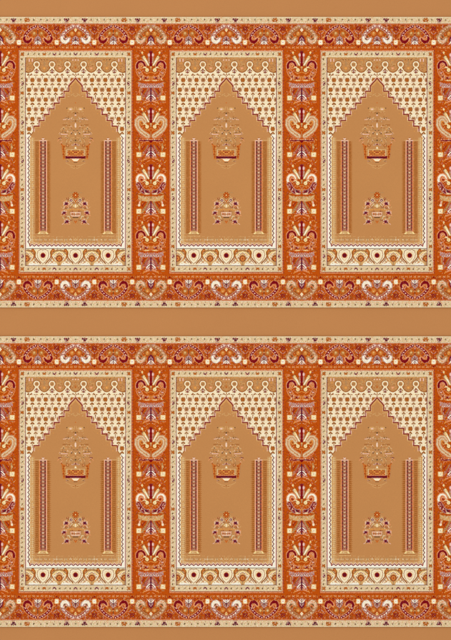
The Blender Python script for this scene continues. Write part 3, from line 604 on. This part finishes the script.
def weave(name, cells, mask, ox, oy):
    """solid pile mesh of the knots under mask; ox,oy = design position of cells[0,0]; y runs down the design"""
    H, W = cells.shape
    quads = []; mats = []
    c = np.where(mask, cells, -1)
    for j in range(H):
        row = c[j]
        ch = np.flatnonzero(np.diff(row)) + 1
        st = np.concatenate(([0], ch)); en = np.concatenate((ch, [W]))
        for a, b in zip(st, en):
            v = row[a]
            if v < 0: continue
            quads.append((0, a, b, j)); mats.append(v)
    m = np.pad(mask, 1)
    T = []
    q = np.array(quads, dtype=float); n0 = len(q)
    X = ox*PX; Y = -oy*PX; dx = CX*PX; dy = CY*PX
    a, b, j = q[:, 1], q[:, 2], q[:, 3]
    top = np.stack([np.stack([X+a*dx, Y-(j+1)*dy, np.full(n0, ZT)], 1), np.stack([X+b*dx, Y-(j+1)*dy, np.full(n0, ZT)], 1),
                    np.stack([X+b*dx, Y-j*dy, np.full(n0, ZT)], 1), np.stack([X+a*dx, Y-j*dy, np.full(n0, ZT)], 1)], 1)
    sides = [top]; mm = [np.array(mats)]
    core = m[1:-1, 1:-1]
    for (dj, di) in ((-1, 0), (1, 0), (0, -1), (0, 1)):
        nb = m[1+dj:H+1+dj, 1+di:W+1+di]
        jj, ii = np.nonzero(core & ~nb)
        if len(jj) == 0: continue
        if di == 0:
            yy = Y - (jj + (1 if dj > 0 else 0))*dy; xa, xb = X+ii*dx, X+(ii+1)*dx
            if dj < 0: xa, xb = xb, xa
            p0 = (xa, yy); p1 = (xb, yy)
        else:
            xx = X + (ii + (1 if di > 0 else 0))*dx; ya, yb = Y-(jj+1)*dy, Y-jj*dy
            if di < 0: ya, yb = yb, ya
            p0 = (xx, ya); p1 = (xx, yb)
        z0 = np.full(len(jj), ZB); z1 = np.full(len(jj), ZT)
        sides.append(np.stack([np.stack([*p0, z0], 1), np.stack([*p1, z0], 1), np.stack([*p1, z1], 1), np.stack([*p0, z1], 1)], 1))
        mm.append(cells[jj, ii])
    V = np.concatenate(sides).reshape(-1, 3); M = np.concatenate(mm).astype(np.int32)
    nq = len(M)
    me = bpy.data.meshes.new(name)
    me.vertices.add(nq*4); me.vertices.foreach_set('co', V.astype(np.float32).ravel())
    me.loops.add(nq*4); me.loops.foreach_set('vertex_index', np.arange(nq*4, dtype=np.int32))
    me.polygons.add(nq); me.polygons.foreach_set('loop_start', np.arange(0, nq*4, 4, dtype=np.int32))
    used = np.unique(M); remap = np.zeros(len(KEYS), np.int32); remap[used] = np.arange(len(used))
    for u in used: me.materials.append(MATS[u])
    me.polygons.foreach_set('material_index', remap[M])
    me.update(calc_edges=True); me.validate()
    return me

def dil(m, n):
    for _ in range(n):
        p = np.pad(m, 1); m = p[1:-1, 1:-1] | p[:-2, 1:-1] | p[2:, 1:-1] | p[1:-1, :-2] | p[1:-1, 2:]
    return m
gx, gy = np.meshgrid(XS - PC, YS + Y0)
inside = lambda x0, y0, x1, y1: (gx >= x0) & (gx < x1) & (gy >= y0) & (gy < y1)
panel = inside(-57.5, 50.0, 57.5, 273.9)
inner = inside(-50.5, 56.9, 50.5, 265.9)
frieze = inner & (gy >= 248.2)
# niche field outline
st = np.zeros(grid.shape, bool); P = [(a, b) for a, b in niche]
ax_ = np.abs(gx)
for i in range(len(P)):
    (x1, y1), (x2, y2) = P[i], P[(i+1) % len(P)]
    if y1 == y2: continue
    st ^= ((y1 > gy) != (y2 > gy)) & (ax_ < (x2-x1)*(gy-y1)/(y2-y1)+x1)
nich = st & inner & (gy < 244.4)
pill = [inside(s-5.2 if s < 0 else s-4.0, 138.0, s+4.0 if s < 0 else s+5.2, 236.2) for s in (-32.5, 32.5)]
notT = grid != IDX['T']
bas = dil(notT & (ax_ < 19) & (gy > 106) & (gy < 169), 1) & (ax_ < 20)
bou = dil(notT & (ax_ < 17) & (gy > 190) & (gy < 226), 1)
lattice = inner & ~nich & ~frieze & (gy < 136)
surround = inner & ~nich & ~frieze & ~lattice
frame_ = panel & ~inner
field = nich & ~bas & ~bou & ~pill[0] & ~pill[1]
bas &= nich; bou &= nich
SUB = [('niche_field', field), ('spandrel', lattice), ('zigzag_edging', surround), ('pillar', pill[0] & nich), ('pillar', pill[1] & nich),
       ('flower_basket', bas), ('flower_bouquet', bou), ('heart_frieze', frieze)]

def child(name, me, parent, loc=(0, 0, 0)):
    o = bpy.data.objects.new(name, me); SCN.objects.link(o); o.parent = parent; o.location = loc
    return o
# meshes are modelled about the centre of the panel / column so copies can be shifted by whole repeats
panel_me = weave('panel_border', grid, frame_, -PC, Y0)
sub_me = [(n, weave(n, grid, m, -PC, Y0)) for n, m in SUB]
# column: the strip that wraps over the repeat seam
roll = np.roll(grid, NX//2, axis=1)
rx = (np.arange(NX) - NX//2 + .5)*CX
pm = np.roll(panel, NX//2, axis=1)
ry = (YS + Y0)[:, None]
colmask = (~pm) & (ry >= 50.0) & (ry < 273.9) & (np.abs(rx)[None, :] < 25)
col_me = weave('floral_column', roll, colmask, -(NX//2)*CX, Y0)
# end borders run the full width of three repeats
E = 18.2
wide = np.concatenate([grid, grid, grid, grid, grid], axis=1)
wx = (np.arange(wide.shape[1]) + .5)*CX - TW            # 0 = centre of the first column
keep = (wx > -E) & (wx < 3*TW + E)
i0 = int(np.flatnonzero(keep)[0]); i1 = int(np.flatnonzero(keep)[-1]) + 1
wide = wide[:, i0:i1]; wox = i0*CX - TW
yy = (YS + Y0)[:, None] * np.ones((1, wide.shape[1]))
g1, s1 = yy < 16.75+7.1, (yy >= 16.75+7.1) & (yy < 50.0)
ybot = 16.75 + RH - .1
g2, s2 = yy >= ybot-7.1, (yy < ybot-7.1) & (yy >= 273.9)
ends = [('guard_border', weave('guard_border', wide, g1, wox, Y0)), ('scroll_border', weave('scroll_border', wide, s1, wox, Y0)),
        ('guard_border', weave('guard_border', wide, g2, wox, Y0)), ('scroll_border', weave('scroll_border', wide, s2, wox, Y0))]

# backing slab with rounded edge
def backing():
    x0, x1 = wox*PX, (wox + wide.shape[1]*CX)*PX; y0, y1 = -(Y0 + NY*CY)*PX, -Y0*PX
    prof = [(-.0008, 0.0002), (.0006, .0016), (.0004, ZB), (-.004, ZB)]     # outwards offset, height
    vs = []; fs = []
    for o, z in prof:
        vs += [(x0-o, y0-o, z), (x1+o, y0-o, z), (x1+o, y1+o, z), (x0-o, y1+o, z)]
    for k in range(len(prof)-1):
        for i in range(4):
            j = (i+1) % 4; fs.append((k*4+i, k*4+j, (k+1)*4+j, (k+1)*4+i))
    fs.append((3, 2, 1, 0)); n = len(prof)*4; fs.append((n-4, n-3, n-2, n-1))
    me = bpy.data.meshes.new('backing'); me.from_pydata(vs, [], fs); me.update(); me.materials.append(MATS[IDX['b']])
    return me
back_me = backing()

def carpet(loc):
    root = bpy.data.objects.new('prayer_carpet', None); SCN.objects.link(root); root.location = loc; root.empty_display_size = .1
    child('backing', back_me, root)
    for n, me in ends: child(n, me, root)
    for k in range(4): child('floral_column', col_me, root, (k*TW*PX, 0, 0))
    for k in range(3):
        p = child('prayer_panel', panel_me, root, ((PC + k*TW)*PX, 0, 0))
        for n, me in sub_me: child(n, me, p)
    root['category'] = 'carpet'; root['group'] = 'orange prayer carpets laid one above the other'
    return root
OFFY = 319.45
a = carpet((0, 0, 0)); a['label'] = 'orange carpet with three prayer niches, upper of the two, lying above the plain tan strip'
b = carpet((0, -OFFY*PX, 0)); b['label'] = 'orange carpet with three prayer niches, lower of the two, lying below the plain tan strip'

# plain camel cloth they lie on
bm_v = [(-6, -6, 0), (7, -6, 0), (7, 5, 0), (-6, 5, 0)]
me = bpy.data.meshes.new('floor'); me.from_pydata(bm_v, [], [(0, 1, 2, 3)]); me.materials.append(wool('camel_cloth', (194,133,80), .06))
fl = bpy.data.objects.new('floor', me); SCN.objects.link(fl); fl['kind'] = 'structure'

# ------------------------------------------------------------------ camera, light
W, H = 451, 640
cx = (W/2 - .0)*PX; cy = -(H/2)*PX     # the first column's centre sits on the left edge of the photograph
cam = bpy.data.cameras.new('camera'); co = bpy.data.objects.new('camera', cam); SCN.objects.link(co)
D = 9.0
co.location = (cx, cy, D + ZT); cam.sensor_fit = 'VERTICAL'; cam.sensor_height = 24
cam.lens = 24*D/(H*PX); cam.clip_end = 100
bpy.context.scene.camera = co

w = bpy.data.worlds.new('World'); bpy.context.scene.world = w; w.use_nodes = True
bg = w.node_tree.nodes['Background']; bg.inputs['Color'].default_value = (1, 1, 1, 1); bg.inputs['Strength'].default_value = .80
ld = bpy.data.lights.new('softbox', 'AREA'); ld.shape = 'RECTANGLE'; ld.size = 3.0; ld.size_y = 3.0; ld.energy = 165; ld.color = (1, .99, .97)
lo = bpy.data.objects.new('softbox', ld); SCN.objects.link(lo); lo.location = (cx-2.6, cy+2.8, 8.0)
d = (-(lo.location[0]-cx), -(lo.location[1]-cy), -8.0)
import mathutils
lo.rotation_euler = mathutils.Vector(d).to_track_quat('-Z', 'Y').to_euler()
vs = bpy.context.scene.view_settings
vs.view_transform = 'Standard'; vs.look = 'None'; vs.gamma = 1; vs.exposure = 0; vs.use_curve_mapping = False
